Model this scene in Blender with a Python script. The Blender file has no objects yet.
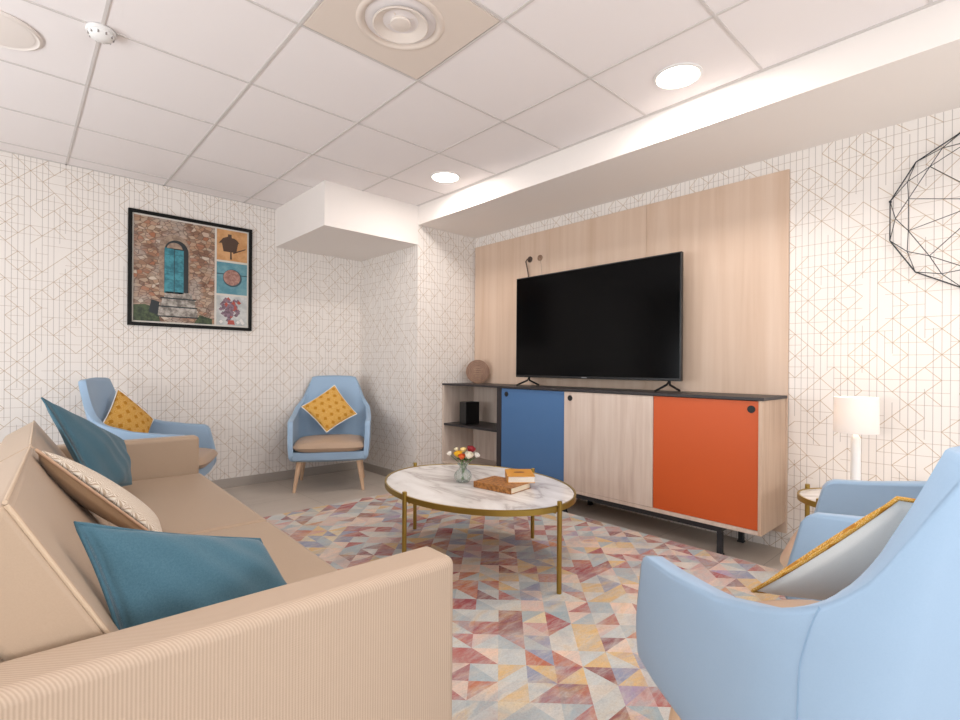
import bpy, bmesh, math, random
from mathutils import Vector, Matrix
C = bpy.context.scene.collection
sc = bpy.context.scene
R = math.radians
random.seed(7)

# ------------------------------------------------------------------ camera, world, lights
CZ, YAW, ROLL = 1.0492, R(42.6978), R(0.4101)
Fv = Vector((math.sin(YAW), math.cos(YAW), 0)); Rv = Vector((math.cos(YAW), -math.sin(YAW), 0)); Uv = Vector((0, 0, 1))
R2 = Rv*math.cos(ROLL) + Uv*math.sin(ROLL); U2 = -Rv*math.sin(ROLL) + Uv*math.cos(ROLL)
cam_d = bpy.data.cameras.new('camera'); cam = bpy.data.objects.new('camera', cam_d); C.objects.link(cam)
m = Matrix((R2, U2, -Fv)).transposed().to_4x4(); m.translation = (0, 0, CZ); cam.matrix_world = m
cam_d.sensor_width = 36; cam_d.lens = 504.551/960*36; cam_d.shift_y = 6.946/960; cam_d.clip_start = .02
sc.camera = cam
sc.view_settings.view_transform = 'Standard'; sc.view_settings.look = 'None'
sc.view_settings.gamma = 1; sc.view_settings.use_curve_mapping = False
sc.view_settings.exposure = 0.0
w = bpy.data.worlds.new('world'); sc.world = w; w.use_nodes = True
w.node_tree.nodes['Background'].inputs[0].default_value = (.95, .97, 1, 1)
w.node_tree.nodes['Background'].inputs[1].default_value = 0.6

def area(name, loc, rot, sx, sy, power, col, spread=180):
    d = bpy.data.lights.new(name, 'AREA'); d.shape = 'RECTANGLE'; d.size = sx; d.size_y = sy
    d.energy = power; d.color = col; d.spread = R(spread)
    o = bpy.data.objects.new(name, d); C.objects.link(o); o.location = loc; o.rotation_euler = rot
    return o
# added area lights for assumed daylight, both tilted up to brighten the ceiling
area('assumed_window_daylight', (1.0, -2.1, 1.35), (R(104), 0, 0), 3.6, 1.7, 100, (.89, .95, 1))  # stands in for an assumed window behind the camera
area('added_side_fill', (-2.2, 1.8, 1.35), (R(108), 0, R(-90)), 4.2, 1.6, 145, (.89, .95, 1))  # unseen fill, added to lift the back wall and ceiling
# recessed ceiling downlights (visible pair, lenses modelled further down); others added unseen as fill
DOWN_FILL = [(2.363, 1.158), (2.363, 2.958), (0.563, 0.5), (0.563, -1.0), (2.363, -0.7)]
for (x, y) in DOWN_FILL:
    d = bpy.data.lights.new('downlight_and_fill_beam', 'AREA'); d.shape = 'DISK'; d.size = .19; d.energy = 10; d.color = (1, .95, .91); d.spread = R(180)
    o = bpy.data.objects.new('downlight_and_fill_beam', d); C.objects.link(o); o.location = (x, y, 2.4615)

# ------------------------------------------------------------------ node helpers
def lin(h):
    h = h.lstrip('#'); v = [int(h[i:i+2], 16)/255 for i in (0, 2, 4)]
    return tuple(((c/12.92) if c <= .04045 else ((c+.055)/1.055)**2.4) for c in v) + (1,)
class Mat:
    def __init__(s, name, col='#808080', rough=.6, metal=0, spec=.5):
        s.m = bpy.data.materials.new(name); s.m.use_nodes = True; s.t = s.m.node_tree; s.n = s.t.nodes
        s.b = s.n['Principled BSDF']; s.b.inputs['Base Color'].default_value = lin(col)
        s.b.inputs['Roughness'].default_value = rough; s.b.inputs['Metallic'].default_value = metal
        s.b.inputs['Specular IOR Level'].default_value = spec
    def link(s, a, b): s.t.links.new(a, b)
    def val(s, sock, v):
        if hasattr(v, 'is_linked') or isinstance(v, bpy.types.NodeSocket): s.link(v, sock)
        else: sock.default_value = v
    def math(s, op, a, b=0.0, c=0.0):
        n = s.n.new('ShaderNodeMath'); n.operation = op
        s.val(n.inputs[0], a); s.val(n.inputs[1], b); s.val(n.inputs[2], c); return n.outputs[0]
    def coord(s, kind='Object'):
        n = s.n.new('ShaderNodeTexCoord'); return n.outputs[kind]
    def sep(s, v):
        n = s.n.new('ShaderNodeSeparateXYZ'); s.link(v, n.inputs[0]); return n.outputs
    def comb(s, x, y, z=0.0):
        n = s.n.new('ShaderNodeCombineXYZ'); s.val(n.inputs[0], x); s.val(n.inputs[1], y); s.val(n.inputs[2], z); return n.outputs[0]
    def scale(s, v, sc3):
        n = s.n.new('ShaderNodeMapping'); s.link(v, n.inputs[0]); n.inputs['Scale'].default_value = sc3; return n.outputs[0]
    def noise(s, v, sc_=5, det=3, rough=.5, dist=0):
        n = s.n.new('ShaderNodeTexNoise'); s.link(v, n.inputs['Vector']); n.inputs['Scale'].default_value = sc_
        n.inputs['Detail'].default_value = det; n.inputs['Roughness'].default_value = rough; n.inputs['Distortion'].default_value = dist
        return n.outputs['Fac']
    def vor(s, v, sc_=5, feature='F1', out='Distance'):
        n = s.n.new('ShaderNodeTexVoronoi'); n.feature = feature; s.link(v, n.inputs['Vector']); n.inputs['Scale'].default_value = sc_
        return n.outputs[out]
    def hash(s, x, y, z=0.0):
        n = s.n.new('ShaderNodeTexWhiteNoise'); n.noise_dimensions = '3D'; s.link(s.comb(x, y, z), n.inputs[0]); return n.outputs['Value']
    def ramp(s, f, stops, interp='LINEAR'):
        n = s.n.new('ShaderNodeValToRGB'); s.link(f, n.inputs[0]); r = n.color_ramp; r.interpolation = interp
        while len(r.elements) < len(stops): r.elements.new(.5)
        for e, (p, c) in zip(r.elements, stops): e.position = p; e.color = lin(c) if isinstance(c, str) else c
        return n.outputs[0]
    def mix(s, f, a, b, mode='MIX'):
        n = s.n.new('ShaderNodeMix'); n.data_type = 'RGBA'; n.blend_type = mode
        s.val(n.inputs[0], f)
        for i, v in ((6, a), (7, b)):
            if isinstance(v, str): n.inputs[i].default_value = lin(v)
            else: s.link(v, n.inputs[i])
        return n.outputs[2]
    def color(s, v): s.link(v, s.b.inputs['Base Color'])
    def bump(s, h, strength=.3, dist=.002):
        n = s.n.new('ShaderNodeBump'); s.link(h, n.inputs['Height']); n.inputs['Strength'].default_value = strength
        n.inputs['Distance'].default_value = dist; s.link(n.outputs[0], s.b.inputs['Normal'])

def plain(name, col, rough=.6, metal=0, spec=.5): return Mat(name, col, rough, metal, spec).m

# wallpaper: triangular line lattice, uv in metres
def wallpaper():
    M = Mat('wallpaper', '#efe9e2', .75, spec=.3)
    u, v, _ = M.sep(M.coord('UV')); p = .0625
    a = M.math('DIVIDE', u, p); b = M.math('DIVIDE', v, p)
    def line(x, wdt):   # distance (in metres) to nearest integer
        f = M.math('ABSOLUTE', M.math('SUBTRACT', M.math('FRACT', M.math('ADD', x, .5)), .5))
        return M.math('LESS_THAN', f, wdt)
    def have(x, y, z, thr): return M.math('GREATER_THAN', M.hash(x, y, z), thr)
    rnd = lambda x: M.math('FLOOR', M.math('ADD', x, .5))
    a2 = M.math('MULTIPLY', a, 2)
    lv = M.math('MULTIPLY', line(a2, .05), have(rnd(a2), M.math('FLOOR', M.math('ADD', M.math('DIVIDE', b, 4), M.hash(rnd(a2), 3.0, 1.0))), 2.0, .1))
    lh = M.math('MULTIPLY', line(b, .022), have(M.math('FLOOR', M.math('ADD', a, M.math('MULTIPLY', rnd(b), .5))), rnd(b), 5.0, .22))
    d1 = M.math('DIVIDE', M.math('ADD', a, b), 2); d2 = M.math('DIVIDE', M.math('SUBTRACT', a, b), 2)
    l1 = M.math('MULTIPLY', line(d1, .019), have(rnd(d1), M.math('FLOOR', M.math('DIVIDE', d2, 1.0)), 7.0, .34))
    l2 = M.math('MULTIPLY', line(d2, .019), have(rnd(d2), M.math('FLOOR', M.math('DIVIDE', d1, 1.0)), 9.0, .34))
    base = M.mix(M.math('MULTIPLY', lv, .62), '#e7dfd8', '#988c86')
    base = M.mix(M.math('MULTIPLY', lh, .6), base, '#a8927e')
    base = M.mix(M.math('MULTIPLY', M.math('MAXIMUM', l1, l2), .72), base, '#b0926c')
    M.color(base); return M.m
WP = wallpaper()

def wood(name, c1, c2, c3, sx=26, sy=1.6, rough=.5):   # uv: grain runs along v
    M = Mat(name, c1, rough, spec=.35); uv = M.coord('UV')
    f = M.noise(M.scale(uv, (sx, sy, 1)), 1.0, 5, .55, .3)
    f2 = M.noise(M.scale(uv, (sx*5, sy*2, 1)), 1.0, 3, .6)
    col = M.ramp(f, [(.3, c1), (.5, c2), (.72, c3)])
    col = M.mix(M.math('MULTIPLY', f2, .35), col, c1)
    M.color(col); M.bump(f2, .08, .001); return M.m
ASH = wood('pale_ash_wood', '#c3aea0', '#d3c1b3', '#dccdc1')
ASHD = wood('ash_wood_side', '#bd9f88', '#cbaf98', '#d4bca6')
PANEL = wood('wall_panel_wood', '#c6a992', '#d1b7a2', '#dac3b0', 12, .5)
LEGW = wood('beech_leg', '#d1ab8a', '#dcb999', '#e5c6a9', 40, 4)
BLACK = plain('black_laminate', '#2a2527', .45)
BLACKM = plain('black_metal', '#1f2328', .45)
TVB = plain('tv_plastic', '#0c0c0d', .35)
SCREEN = plain('tv_screen', '#020203', .14, 0, .12)
BLUED = plain('blue_laminate', '#476e9c', .45)
ORANGE = plain('orange_laminate', '#c5531c', .45)
BRASS = Mat('brass', '#a58a44', .34, .8).m
WHITE = plain('white_plastic', '#e9e6e3', .4)
GREYM = plain('grey_metal', '#9a9490', .4, .6)
DARK = plain('dark_void', '#15120f', .8)

def paint(name, col, amp='#ffffff'):
    M = Mat(name, col, .85, spec=.2); f = M.noise(M.coord('Object'), 90, 2); M.bump(f, .05, .001); return M.m
SOFFIT = paint('soffit_paint', '#ece4de')
TILE = Mat('ceiling_tile', '#efe8e6', .9, spec=.1); f = TILE.noise(TILE.coord('Object'), 300, 2); TILE.bump(f, .15, .001); TILE = TILE.m
TBAR = plain('ceiling_rail_shaded', '#d2cbc7', .6)  # greyer than the tiles: shadow gap painted into the rail colour

def fabric(name, c1, c2, sc_=500, rough=.9, bump=.3, sheen=.2):
    M = Mat(name, c1, rough, spec=.2); co = M.coord('Object')
    f = M.noise(co, sc_, 3, .7); g = M.noise(co, 18, 3)
    col = M.mix(f, c1, c2); col = M.mix(M.math('MULTIPLY', g, .25), col, c1); M.color(col); M.bump(f, bump, .001)
    M.b.inputs['Sheen Weight'].default_value = sheen; return M.m
TEAL = fabric('teal_weave', '#2d5060', '#577987', 330, bump=.5)
CREAM = fabric('cream_cloth', '#f0ede6', '#faf8f4', 400)
BLUEL = fabric('blue_leatherette', '#94adc6', '#9cb4cc', 300, .5, .06, .1)
SEAM = plain('seam_thread', '#86a2bd', .7)
TAN = fabric('tan_leatherette', '#a8917b', '#b39c86', 420, .42, .15, .05)
SEATT = fabric('seat_tan', '#b09680', '#bca28b', 420, .42, .1, .05)
PIPE = plain('tan_piping', '#bfa78e', .5)
CBACK = fabric('cushion_back_linen', '#a88a6c', '#b8997b', 300)
CPIPE = plain('cushion_piping', '#c9a68a', .7)

def ribbed():   # fine upright cord
    M = Mat('ribbed_upholstery', '#bfa58c', .6, spec=.25); co = M.coord('Object'); x, y, z = M.sep(co)
    s_ = M.math('SINE', M.math('MULTIPLY', M.math('ADD', x, y), 2*math.pi/.0052))
    g = M.math('SINE', M.math('MULTIPLY', z, 2*math.pi/.004))
    h = M.math('ADD', s_, M.math('MULTIPLY', g, .3))
    f = M.math('MULTIPLY_ADD', s_, .5, .5)
    M.color(M.mix(f, '#a8927f', '#b9a38f')); M.bump(h, .16, .001); return M.m
RIB = ribbed()

def fan_cloth():
    M = Mat('fan_leaf_cloth', '#e6dccd', .9); u, v, _ = M.sep(M.coord('UV'))
    a = M.math('MULTIPLY', u, 13); b = M.math('MULTIPLY', v, 15)
    row = M.math('FLOOR', b); a = M.math('ADD', a, M.math('MULTIPLY', row, .5))
    fx = M.math('SUBTRACT', M.math('FRACT', a), .5); fy = M.math('FRACT', b)
    ang = M.math('ARCTAN2', fx, fy)
    ray = M.math('GREATER_THAN', M.math('SINE', M.math('MULTIPLY', ang, 15)), .1)
    M.color(M.mix(M.math('MULTIPLY', ray, .75), '#e9dfd1', '#a88b6d')); return M.m
FAN = fan_cloth()

def mustard():
    M = Mat('mustard_scale_cloth', '#d09a2c', .9); u, v, _ = M.sep(M.coord('UV'))
    a = M.math('MULTIPLY', u, 5); b = M.math('MULTIPLY', v, 5)
    d = M.math('ADD', a, M.math('MULTIPLY', M.math('FLOOR', b), .5))
    fx = M.math('SUBTRACT', M.math('FRACT', d), .5); fy = M.math('SUBTRACT', M.math('FRACT', b), .5)
    r_ = M.math('ADD', M.math('ABSOLUTE', fx), M.math('MULTIPLY', M.math('ABSOLUTE', fy), .9))
    dark = M.math('LESS_THAN', r_, .27)
    rings = M.math('GREATER_THAN', M.math('SINE', M.math('MULTIPLY', r_, 60)), .35)
    n = M.noise(M.coord('UV'), 90, 2)
    pale = M.math('MULTIPLY', M.math('GREATER_THAN', n, .58), .6)
    col = M.mix(M.math('MULTIPLY', rings, .45), '#c98f20', '#e6c07a')
    col = M.mix(pale, col, '#f0d9a8'); col = M.mix(M.math('MULTIPLY', dark, .85), col, '#b57608')
    M.color(col); M.bump(dark, .4, -.004); return M.m
MUST = mustard()

def marble():
    M = Mat('marble', '#e8e4e0', .18, spec=.5); co = M.coord('Object')
    n = M.noise(M.scale(co, (1.2, 3.2, 1)), 1.3, 8, .55, 1.2)
    v = M.ramp(n, [(.36, '#e6e2df'), (.47, '#d6d1cd'), (.5, '#bdb5b1'), (.54, '#dcd7d3'), (.66, '#e9e6e3')])
    M.color(v); return M.m
MARB = marble()

def floor_mat():
    M = Mat('floor_tile', '#bcb0a5', .38, spec=.4); co = M.coord('Object'); x, y, z = M.sep(co)
    n = M.noise(M.scale(co, (1, 3, 1)), 3, 6, .6)
    col = M.mix(n, '#b4a79b', '#c9bdb1')
    fx = M.math('ABSOLUTE', M.math('SUBTRACT', M.math('FRACT', M.math('DIVIDE', M.math('ADD', x, .07), .6)), .5))
    fy = M.math('ABSOLUTE', M.math('SUBTRACT', M.math('FRACT', M.math('DIVIDE', M.math('ADD', y, .25), .6)), .5))
    g = M.math('GREATER_THAN', M.math('MAXIMUM', fx, fy), .4965)
    M.color(M.mix(M.math('MULTIPLY', g, .6), col, '#8e8278')); return M.m
FLOOR = floor_mat()

def rug_mat():
    M = Mat('triangle_rug', '#c8bfb6', .95, spec=.1); co = M.coord('Object'); x, y, z = M.sep(co)
    k = .7071/.098
    p = M.math('MULTIPLY', M.math('ADD', x, y), k); q = M.math('MULTIPLY', M.math('SUBTRACT', y, x), k)
    i = M.math('FLOOR', p); j = M.math('FLOOR', q); fp = M.math('FRACT', p); fq = M.math('FRACT', q)
    h = M.hash(i, j, 11.0)
    t1 = M.math('GREATER_THAN', fp, fq); t2 = M.math('GREATER_THAN', M.math('ADD', fp, fq), 1.0)
    sel = M.math('GREATER_THAN', h, .5)
    t = M.math('ADD', M.math('MULTIPLY', t1, sel), M.math('MULTIPLY', t2, M.math('SUBTRACT', 1.0, sel)))
    merge = M.math('GREATER_THAN', M.hash(i, j, 4.0), .22)
    t = M.math('MULTIPLY', t, merge)
    hv = M.hash(i, j, M.math('ADD', t, 21.0))
    # groups of neighbouring cells lean to one family of colours
    lo = M.noise(M.scale(M.comb(i, j, 0.0), (.23, .23, 1)), 1.0, 1)
    key = M.math('FRACT', M.math('ADD', M.math('MULTIPLY', hv, .46), M.math('MULTIPLY', lo, 1.9)))
    pal = ['#a4474c', '#c9ccc9', '#b3625c', '#e8c9b6', '#a9b6bc', '#dcb67c', '#8f93ab', '#d3cfc8', '#bd6a4c', '#e3cfa6', '#a88fb0', '#9fb0b6', '#cf9a94', '#d8d2ca', '#8c4a4c', '#d9b8ae']
    col = M.ramp(key, [(n_/len(pal), c) for n_, c in enumerate(pal)], 'CONSTANT')
    st = M.noise(M.scale(co, (9, 34, 1)), 1.0, 6, .75, .8)
    st2 = M.noise(M.scale(co, (5, 5, 1)), 1.0, 4, .6)
    col = M.mix(M.ramp(st, [(.44, (0, 0, 0, 1)), (.74, (.8, .8, .8, 1))]), col, '#c3beb6')
    col = M.mix(M.ramp(st2, [(.50, (0, 0, 0, 1)), (.78, (.6, .6, .6, 1))]), col, '#b7aaa0')
    soft = M.ramp(M.noise(M.scale(co, (1, 1.6, 1)), 4.2, 5, .6, .6), [(.28, '#8f4f52'), (.38, '#b9a7a0'), (.46, '#a3adb3'), (.53, '#cfc6b8'), (.6, '#d2b386'), (.68, '#9a92a6'), (.76, '#b5766a')])
    msk = M.noise(M.scale(co, (3, 7, 1)), 1.0, 5, .7, .5)
    col = M.mix(M.ramp(msk, [(.42, (.08, .08, .08, 1)), (.66, (.66, .66, .66, 1))]), col, soft)
    fine = M.noise(co, 160, 4, .8)
    col = M.mix(M.ramp(fine, [(.45, (0, 0, 0, 1)), (.75, (.35, .35, .35, 1))]), col, '#7f6f6c')
    M.color(col); M.bump(M.noise(co, 400, 2), .4, .003); return M.m
RUG = rug_mat()

def emis(name, col, st):
    M = Mat(name, col); M.b.inputs['Emission Color'].default_value = lin(col); M.b.inputs['Emission Strength'].default_value = st; return M.m
GLOW = emis('downlight_lens', '#fff6ea', 6)
SHADE = Mat('lamp_shade_cloth', '#f1ece8', .8)
SHADE.b.inputs['Transmission Weight'].default_value = 0
_tr = SHADE.n.new('ShaderNodeBsdfTranslucent'); _tr.inputs[0].default_value = lin('#fff2e6')
_mx = SHADE.n.new('ShaderNodeMixShader'); _mx.inputs[0].default_value = .18
SHADE.link(SHADE.b.outputs[0], _mx.inputs[1]); SHADE.link(_tr.outputs[0], _mx.inputs[2])
SHADE.link(_mx.outputs[0], SHADE.n['Material Output'].inputs[0]); SHADE = SHADE.m
GLASS = Mat('vase_glass', '#eef3f0', .03); GLASS.b.inputs['Transmission Weight'].default_value = .9; GLASS.b.inputs['IOR'].default_value = 1.3; GLASS = GLASS.m

# ------------------------------------------------------------------ mesh helpers
class MB:
    def __init__(s): s.v = []; s.f = []; s.mi = []; s.uv = {}; s.cur = 0
    def mat(s, i): s.cur = i; return s
    def face(s, idx, uv=None):
        s.f.append(tuple(idx)); s.mi.append(s.cur)
        if uv: s.uv[len(s.f)-1] = uv
    def quad(s, pts, uv=None):
        k = len(s.v); s.v += [tuple(p) for p in pts]; s.face(range(k, k+len(pts)), uv); return s
    def hexa(s, p):   # 8 points: bottom ring 0-3, top ring 4-7 (both counter-clockwise seen from above)
        k = len(s.v); s.v += [tuple(q) for q in p]
        for f in ((3, 2, 1, 0), (4, 5, 6, 7), (0, 1, 5, 4), (1, 2, 6, 5), (2, 3, 7, 6), (3, 0, 4, 7)):
            P = [Vector(p[i]) for i in f]; e = (P[1]-P[0]).normalized(); n = (P[1]-P[0]).cross(P[2]-P[1])
            if n.length < 1e-9: s.face([k+i for i in f]); continue
            n.normalize()
            if abs(n.z) > .7: uu, vv = Vector((1, 0, 0)), Vector((0, 1, 0))
            elif abs(n.x) > abs(n.y): uu, vv = Vector((0, 1, 0)), Vector((0, 0, 1))
            else: uu, vv = Vector((1, 0, 0)), Vector((0, 0, 1))
            s.face([k+i for i in f], [(q.dot(uu), q.dot(vv)) for q in P])
        return s
    def box(s, x0, x1, y0, y1, z0, z1):
        return s.hexa([(x0, y0, z0), (x1, y0, z0), (x1, y1, z0), (x0, y1, z0), (x0, y0, z1), (x1, y0, z1), (x1, y1, z1), (x0, y1, z1)])
    def grid(s, fn, nu, nv, closeu=False, uvs=True, flip=False):
        k = len(s.v)
        for i in range(nu):
            for j in range(nv):
                s.v.append(tuple(fn(i/((nu) if closeu else (nu-1)), j/(nv-1))))
        for i in range(nu if closeu else nu-1):
            for j in range(nv-1):
                a, b = i, (i+1) % nu
                q = [k+a*nv+j, k+b*nv+j, k+b*nv+j+1, k+a*nv+j+1]
                t = [(i/(nu-1), j/(nv-1)), ((i+1)/(nu-1), j/(nv-1)), ((i+1)/(nu-1), (j+1)/(nv-1)), (i/(nu-1), (j+1)/(nv-1))]
                if flip: q.reverse(); t.reverse()
                s.face(q, t)
        return s
    def tube(s, pts, r, n=10, closed=False, cap=True):
        pts = [Vector(p) for p in pts]; N = len(pts); k = len(s.v); prev = None
        rr = r if isinstance(r, (list, tuple)) else [r]*N
        for i, p in enumerate(pts):
            if closed: d = pts[(i+1) % N]-pts[i-1]
            else: d = pts[min(i+1, N-1)]-pts[max(i-1, 0)]
            d.normalize()
            if prev is None:
                a = Vector((0, 0, 1)) if abs(d.z) < .9 else Vector((1, 0, 0)); a = (a-d*a.dot(d)).normalized()
            else: a = (prev-d*prev.dot(d)).normalized()
            prev = a; b = d.cross(a)
            for j in range(n):
                t = 2*math.pi*j/n; s.v.append(tuple(p+(a*math.cos(t)+b*math.sin(t))*rr[i]))
        for i in range(N if closed else N-1):
            i2 = (i+1) % N
            for j in range(n):
                j2 = (j+1) % n; s.face([k+i*n+j, k+i*n+j2, k+i2*n+j2, k+i2*n+j], [(j/n*.2, i*.05), ((j+1)/n*.2, i*.05), ((j+1)/n*.2, i*.05+.05), (j/n*.2, i*.05+.05)])
        if cap and not closed:
            s.face([k+j for j in range(n)][::-1]); s.face([k+(N-1)*n+j for j in range(n)])
        return s
    def lathe(s, prof, c=(0, 0, 0), n=40, ax=None, sx=1, sy=1):
        k = len(s.v); Mx = ax or Matrix.Identity(3); c = Vector(c)
        for (r, z) in prof:
            for j in range(n):
                t = 2*math.pi*j/n; s.v.append(tuple(c+Mx@Vector((r*sx*math.cos(t), r*sy*math.sin(t), z))))
        for i in range(len(prof)-1):
            for j in range(n):
                j2 = (j+1) % n; s.face([k+i*n+j, k+i*n+j2, k+(i+1)*n+j2, k+(i+1)*n+j])
        s.face([k+j for j in range(n)][::-1]); s.face([k+(len(prof)-1)*n+j for j in range(n)])
        return s
    def build(s, name, mats, parent=None, bevel=0, seg=2, smooth=True, sub=0, solid=0, off=-1, loc=None, auto=40):
        me = bpy.data.meshes.new(name); me.from_pydata(s.v, [], s.f)
        mats = mats if isinstance(mats, (list, tuple)) else [mats]
        for m_ in mats: me.materials.append(m_)
        ul = me.uv_layers.new(name='UVMap')
        for p in me.polygons:
            p.material_index = s.mi[p.index] if len(mats) > 1 else 0
            u = s.uv.get(p.index)
            for n_, li in enumerate(p.loop_indices):
                if u: ul.data[li].uv = u[n_]
                else:
                    co = me.vertices[me.loops[li].vertex_index].co; ul.data[li].uv = (co.x+co.y, co.z)
        bm = bmesh.new(); bm.from_mesh(me); bmesh.ops.recalc_face_normals(bm, faces=bm.faces); bm.to_mesh(me); bm.free()
        if smooth:
            for p in me.polygons: p.use_smooth = True
        o = bpy.data.objects.new(name, me); C.objects.link(o)
        if parent: o.parent = parent
        if loc: o.location = loc
        if solid:
            md = o.modifiers.new('solid', 'SOLIDIFY'); md.thickness = solid; md.offset = off
        if bevel:
            md = o.modifiers.new('bevel', 'BEVEL'); md.width = bevel; md.segments = seg; md.limit_method = 'ANGLE'; md.angle_limit = R(35); md.harden_normals = False
        if sub:
            md = o.modifiers.new('sub', 'SUBSURF'); md.levels = sub; md.render_levels = sub
        if smooth and not sub:
            md = o.modifiers.new('wn', 'WEIGHTED_NORMAL'); md.keep_sharp = True
            for e in me.edges: pass
            try: me.set_sharp_from_angle(angle=R(auto))
            except Exception: pass
        return o
def tag(o, label=None, cat=None, group=None, kind=None):
    if label: o['label'] = label
    if cat: o['category'] = cat
    if group: o['group'] = group
    if kind: o['kind'] = kind
    return o
def empty(name, loc=(0, 0, 0), rz=0, label=None, cat=None, group=None):
    o = bpy.data.objects.new(name, None); C.objects.link(o); o.location = loc; o.rotation_euler = (0, 0, rz); o.empty_display_size = .1
    return tag(o, label, cat, group)
def children(o): return [c for c in bpy.data.objects if c.parent == o]
def copy_tree(o, parent=None):
    c = o.copy(); C.objects.link(c)
    if parent: c.parent = parent
    for ch in children(o): copy_tree(ch, c)
    return c
def struct(o): o['kind'] = 'structure'; return o
def wallquad(name, p0, p1, z0, z1, mat, n_off=0):   # vertical wall slab with uv in metres; p0->p1 seen left to right
    p0 = Vector((*p0, 0)); p1 = Vector((*p1, 0)); L = (p1-p0).length; d = (p1-p0).normalized(); nb = Vector((-d.y, d.x, 0))*.08
    b = MB(); q = lambda P, z: (P.x, P.y, z)
    b.quad([q(p0, z0), q(p1, z0), q(p1, z1), q(p0, z1)], [(n_off, z0), (n_off+L, z0), (n_off+L, z1), (n_off, z1)])
    b.quad([q(p1+nb, z0), q(p0+nb, z0), q(p0+nb, z1), q(p1+nb, z1)], [(0, 0)]*4)
    b.quad([q(p0, z1), q(p1, z1), q(p1+nb, z1), q(p0+nb, z1)], [(0, 0)]*4)
    b.quad([q(p0, z0), q(p0+nb, z0), q(p1+nb, z0), q(p1, z0)], [(0, 0)]*4)
    b.quad([q(p0, z0), q(p0, z1), q(p0+nb, z1), q(p0+nb, z0)], [(0, 0)]*4)
    b.quad([q(p1, z0), q(p1+nb, z0), q(p1+nb, z1), q(p1, z1)], [(0, 0)]*4)
    return struct(b.build(name, mat, smooth=False))

# ------------------------------------------------------------------ the room
H = 2.47; XR, XC, YC, YB, XB = 3.298, 2.615, 3.654, 4.644, 1.739; XL, YN = -2.3, -2.2
ZB, ZS = 2.127, 2.300
b = MB(); b.quad([(XL, YN, 0), (XR, YN, 0), (XR, YB, 0), (XL, YB, 0)]); b.quad([(XL, YN, -.05), (XL, YB, -.05), (XR, YB, -.05), (XR, YN, -.05)])
struct(b.build('floor', FLOOR, smooth=False))
wallquad('wall_back', (XL, YB), (XC, YB), 0, H, WP)
wallquad('wall_right', (XR, YC), (XR, YN), 0, ZS, WP)
wallquad('wall_left', (XL, YN), (XL, YB), 0, H, plain('plain_wall', '#c9c4be', .8))
wallquad('wall_near', (XR, YN), (XL, YN), 0, H, plain('near_wall', '#dcd8d4', .8))
# pillar in the corner, papered on both faces
b = MB(); o_ = 0
b.quad([(XC, YB, 0), (XC, YC, 0), (XC, YC, H), (XC, YB, H)], [(0, 0), (YB-YC, 0), (YB-YC, H), (0, H)])
b.quad([(XC, YC, 0), (XR, YC, 0), (XR, YC, H), (XC, YC, H)], [(1, 0), (1+XR-XC, 0), (1+XR-XC, H), (1, H)])
b.quad([(XR, YC, 0), (XR, YB, 0), (XR, YB, H), (XR, YC, H)]); b.quad([(XR, YB, 0), (XC, YB, 0), (XC, YB, H), (XR, YB, H)])
b.quad([(XC, YC, H), (XR, YC, H), (XR, YB, H), (XC, YB, H)])
struct(b.build('wall_column', WP, smooth=False))
# ceiling: mineral tiles on a rail grid
gx = [XL]+[.2628+.6*i for i in range(-4, 4)]+[XC]; gy = [YN]+[.8583+.6*j for j in range(-5, 7)]+[YB]
b = MB(); b.quad([(XL, YN, H), (XL, YB, H), (XC, YB, H), (XC, YN, H)])
b.quad([(XL, YN, H+.03), (XC, YN, H+.03), (XC, YB, H+.03), (XL, YB, H+.03)])
b.mat(1)
hw = .0062
for x in gx[1:-1]: b.box(x-hw, x+hw, YN, YB, H-.004, H-.0005)
for y in gy[1:-1]: b.box(XL, XC, y-hw, y+hw, H-.0036, H-.0005)
b.box(XC-.018, XC, YN, YC, H-.004, H-.0005); b.box(XL, XB, YB-.02, YB, H-.004, H-.0005)
struct(b.build('ceiling', [TILE, TBAR], smooth=False))
b = MB().box(XC, XR+.08, YN, YC, ZS, H+.03); struct(b.build('ceiling_soffit', SOFFIT, smooth=False))
b = MB().box(XB, XC, YC, YB, ZB, H); struct(b.build('ceiling_bulkhead', SOFFIT, smooth=False))
BB = plain('baseboard_taupe', '#aaa097', .5); BBL = plain('baseboard_light', '#cfc8c0', .5)
struct(MB().box(XL, XC, YB-.012, YB, 0, .078).build('baseboard_back', BB, bevel=.002))
struct(MB().box(XC-.012, XC, YC-.012, YB-.012, 0, .078).build('baseboard_column', BB, bevel=.002))
struct(MB().box(XR-.012, XR, YN, .93, 0, .078).build('baseboard_right', BBL, bevel=.002))
# assumed window on the wall behind the camera, added one on the left wall (outside the picture)
for nme, bx in (('assumed_window_1', (-.85, 2.85, YN, YN+.04, .55, 2.35)), ('added_window_2', (XL, XL+.03, -.35, 3.95, .55, 2.25))):
    struct(MB().box(*bx).build(nme, plain('unseen_window_frame', '#e8e8e8', .5), smooth=False))

# wood cladding behind the television
pb = MB()
edges = [.936, 1.83, 2.735, 3.636]
for i in range(3): pb.box(3.280, 3.297, edges[i]+.0006, edges[i+1]-.0006, .10, 2.205)
tag(pb.build('wall_panel', PANEL, bevel=.001), 'tall pale wood wall panel behind the television and sideboard', 'wall panel')

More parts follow.
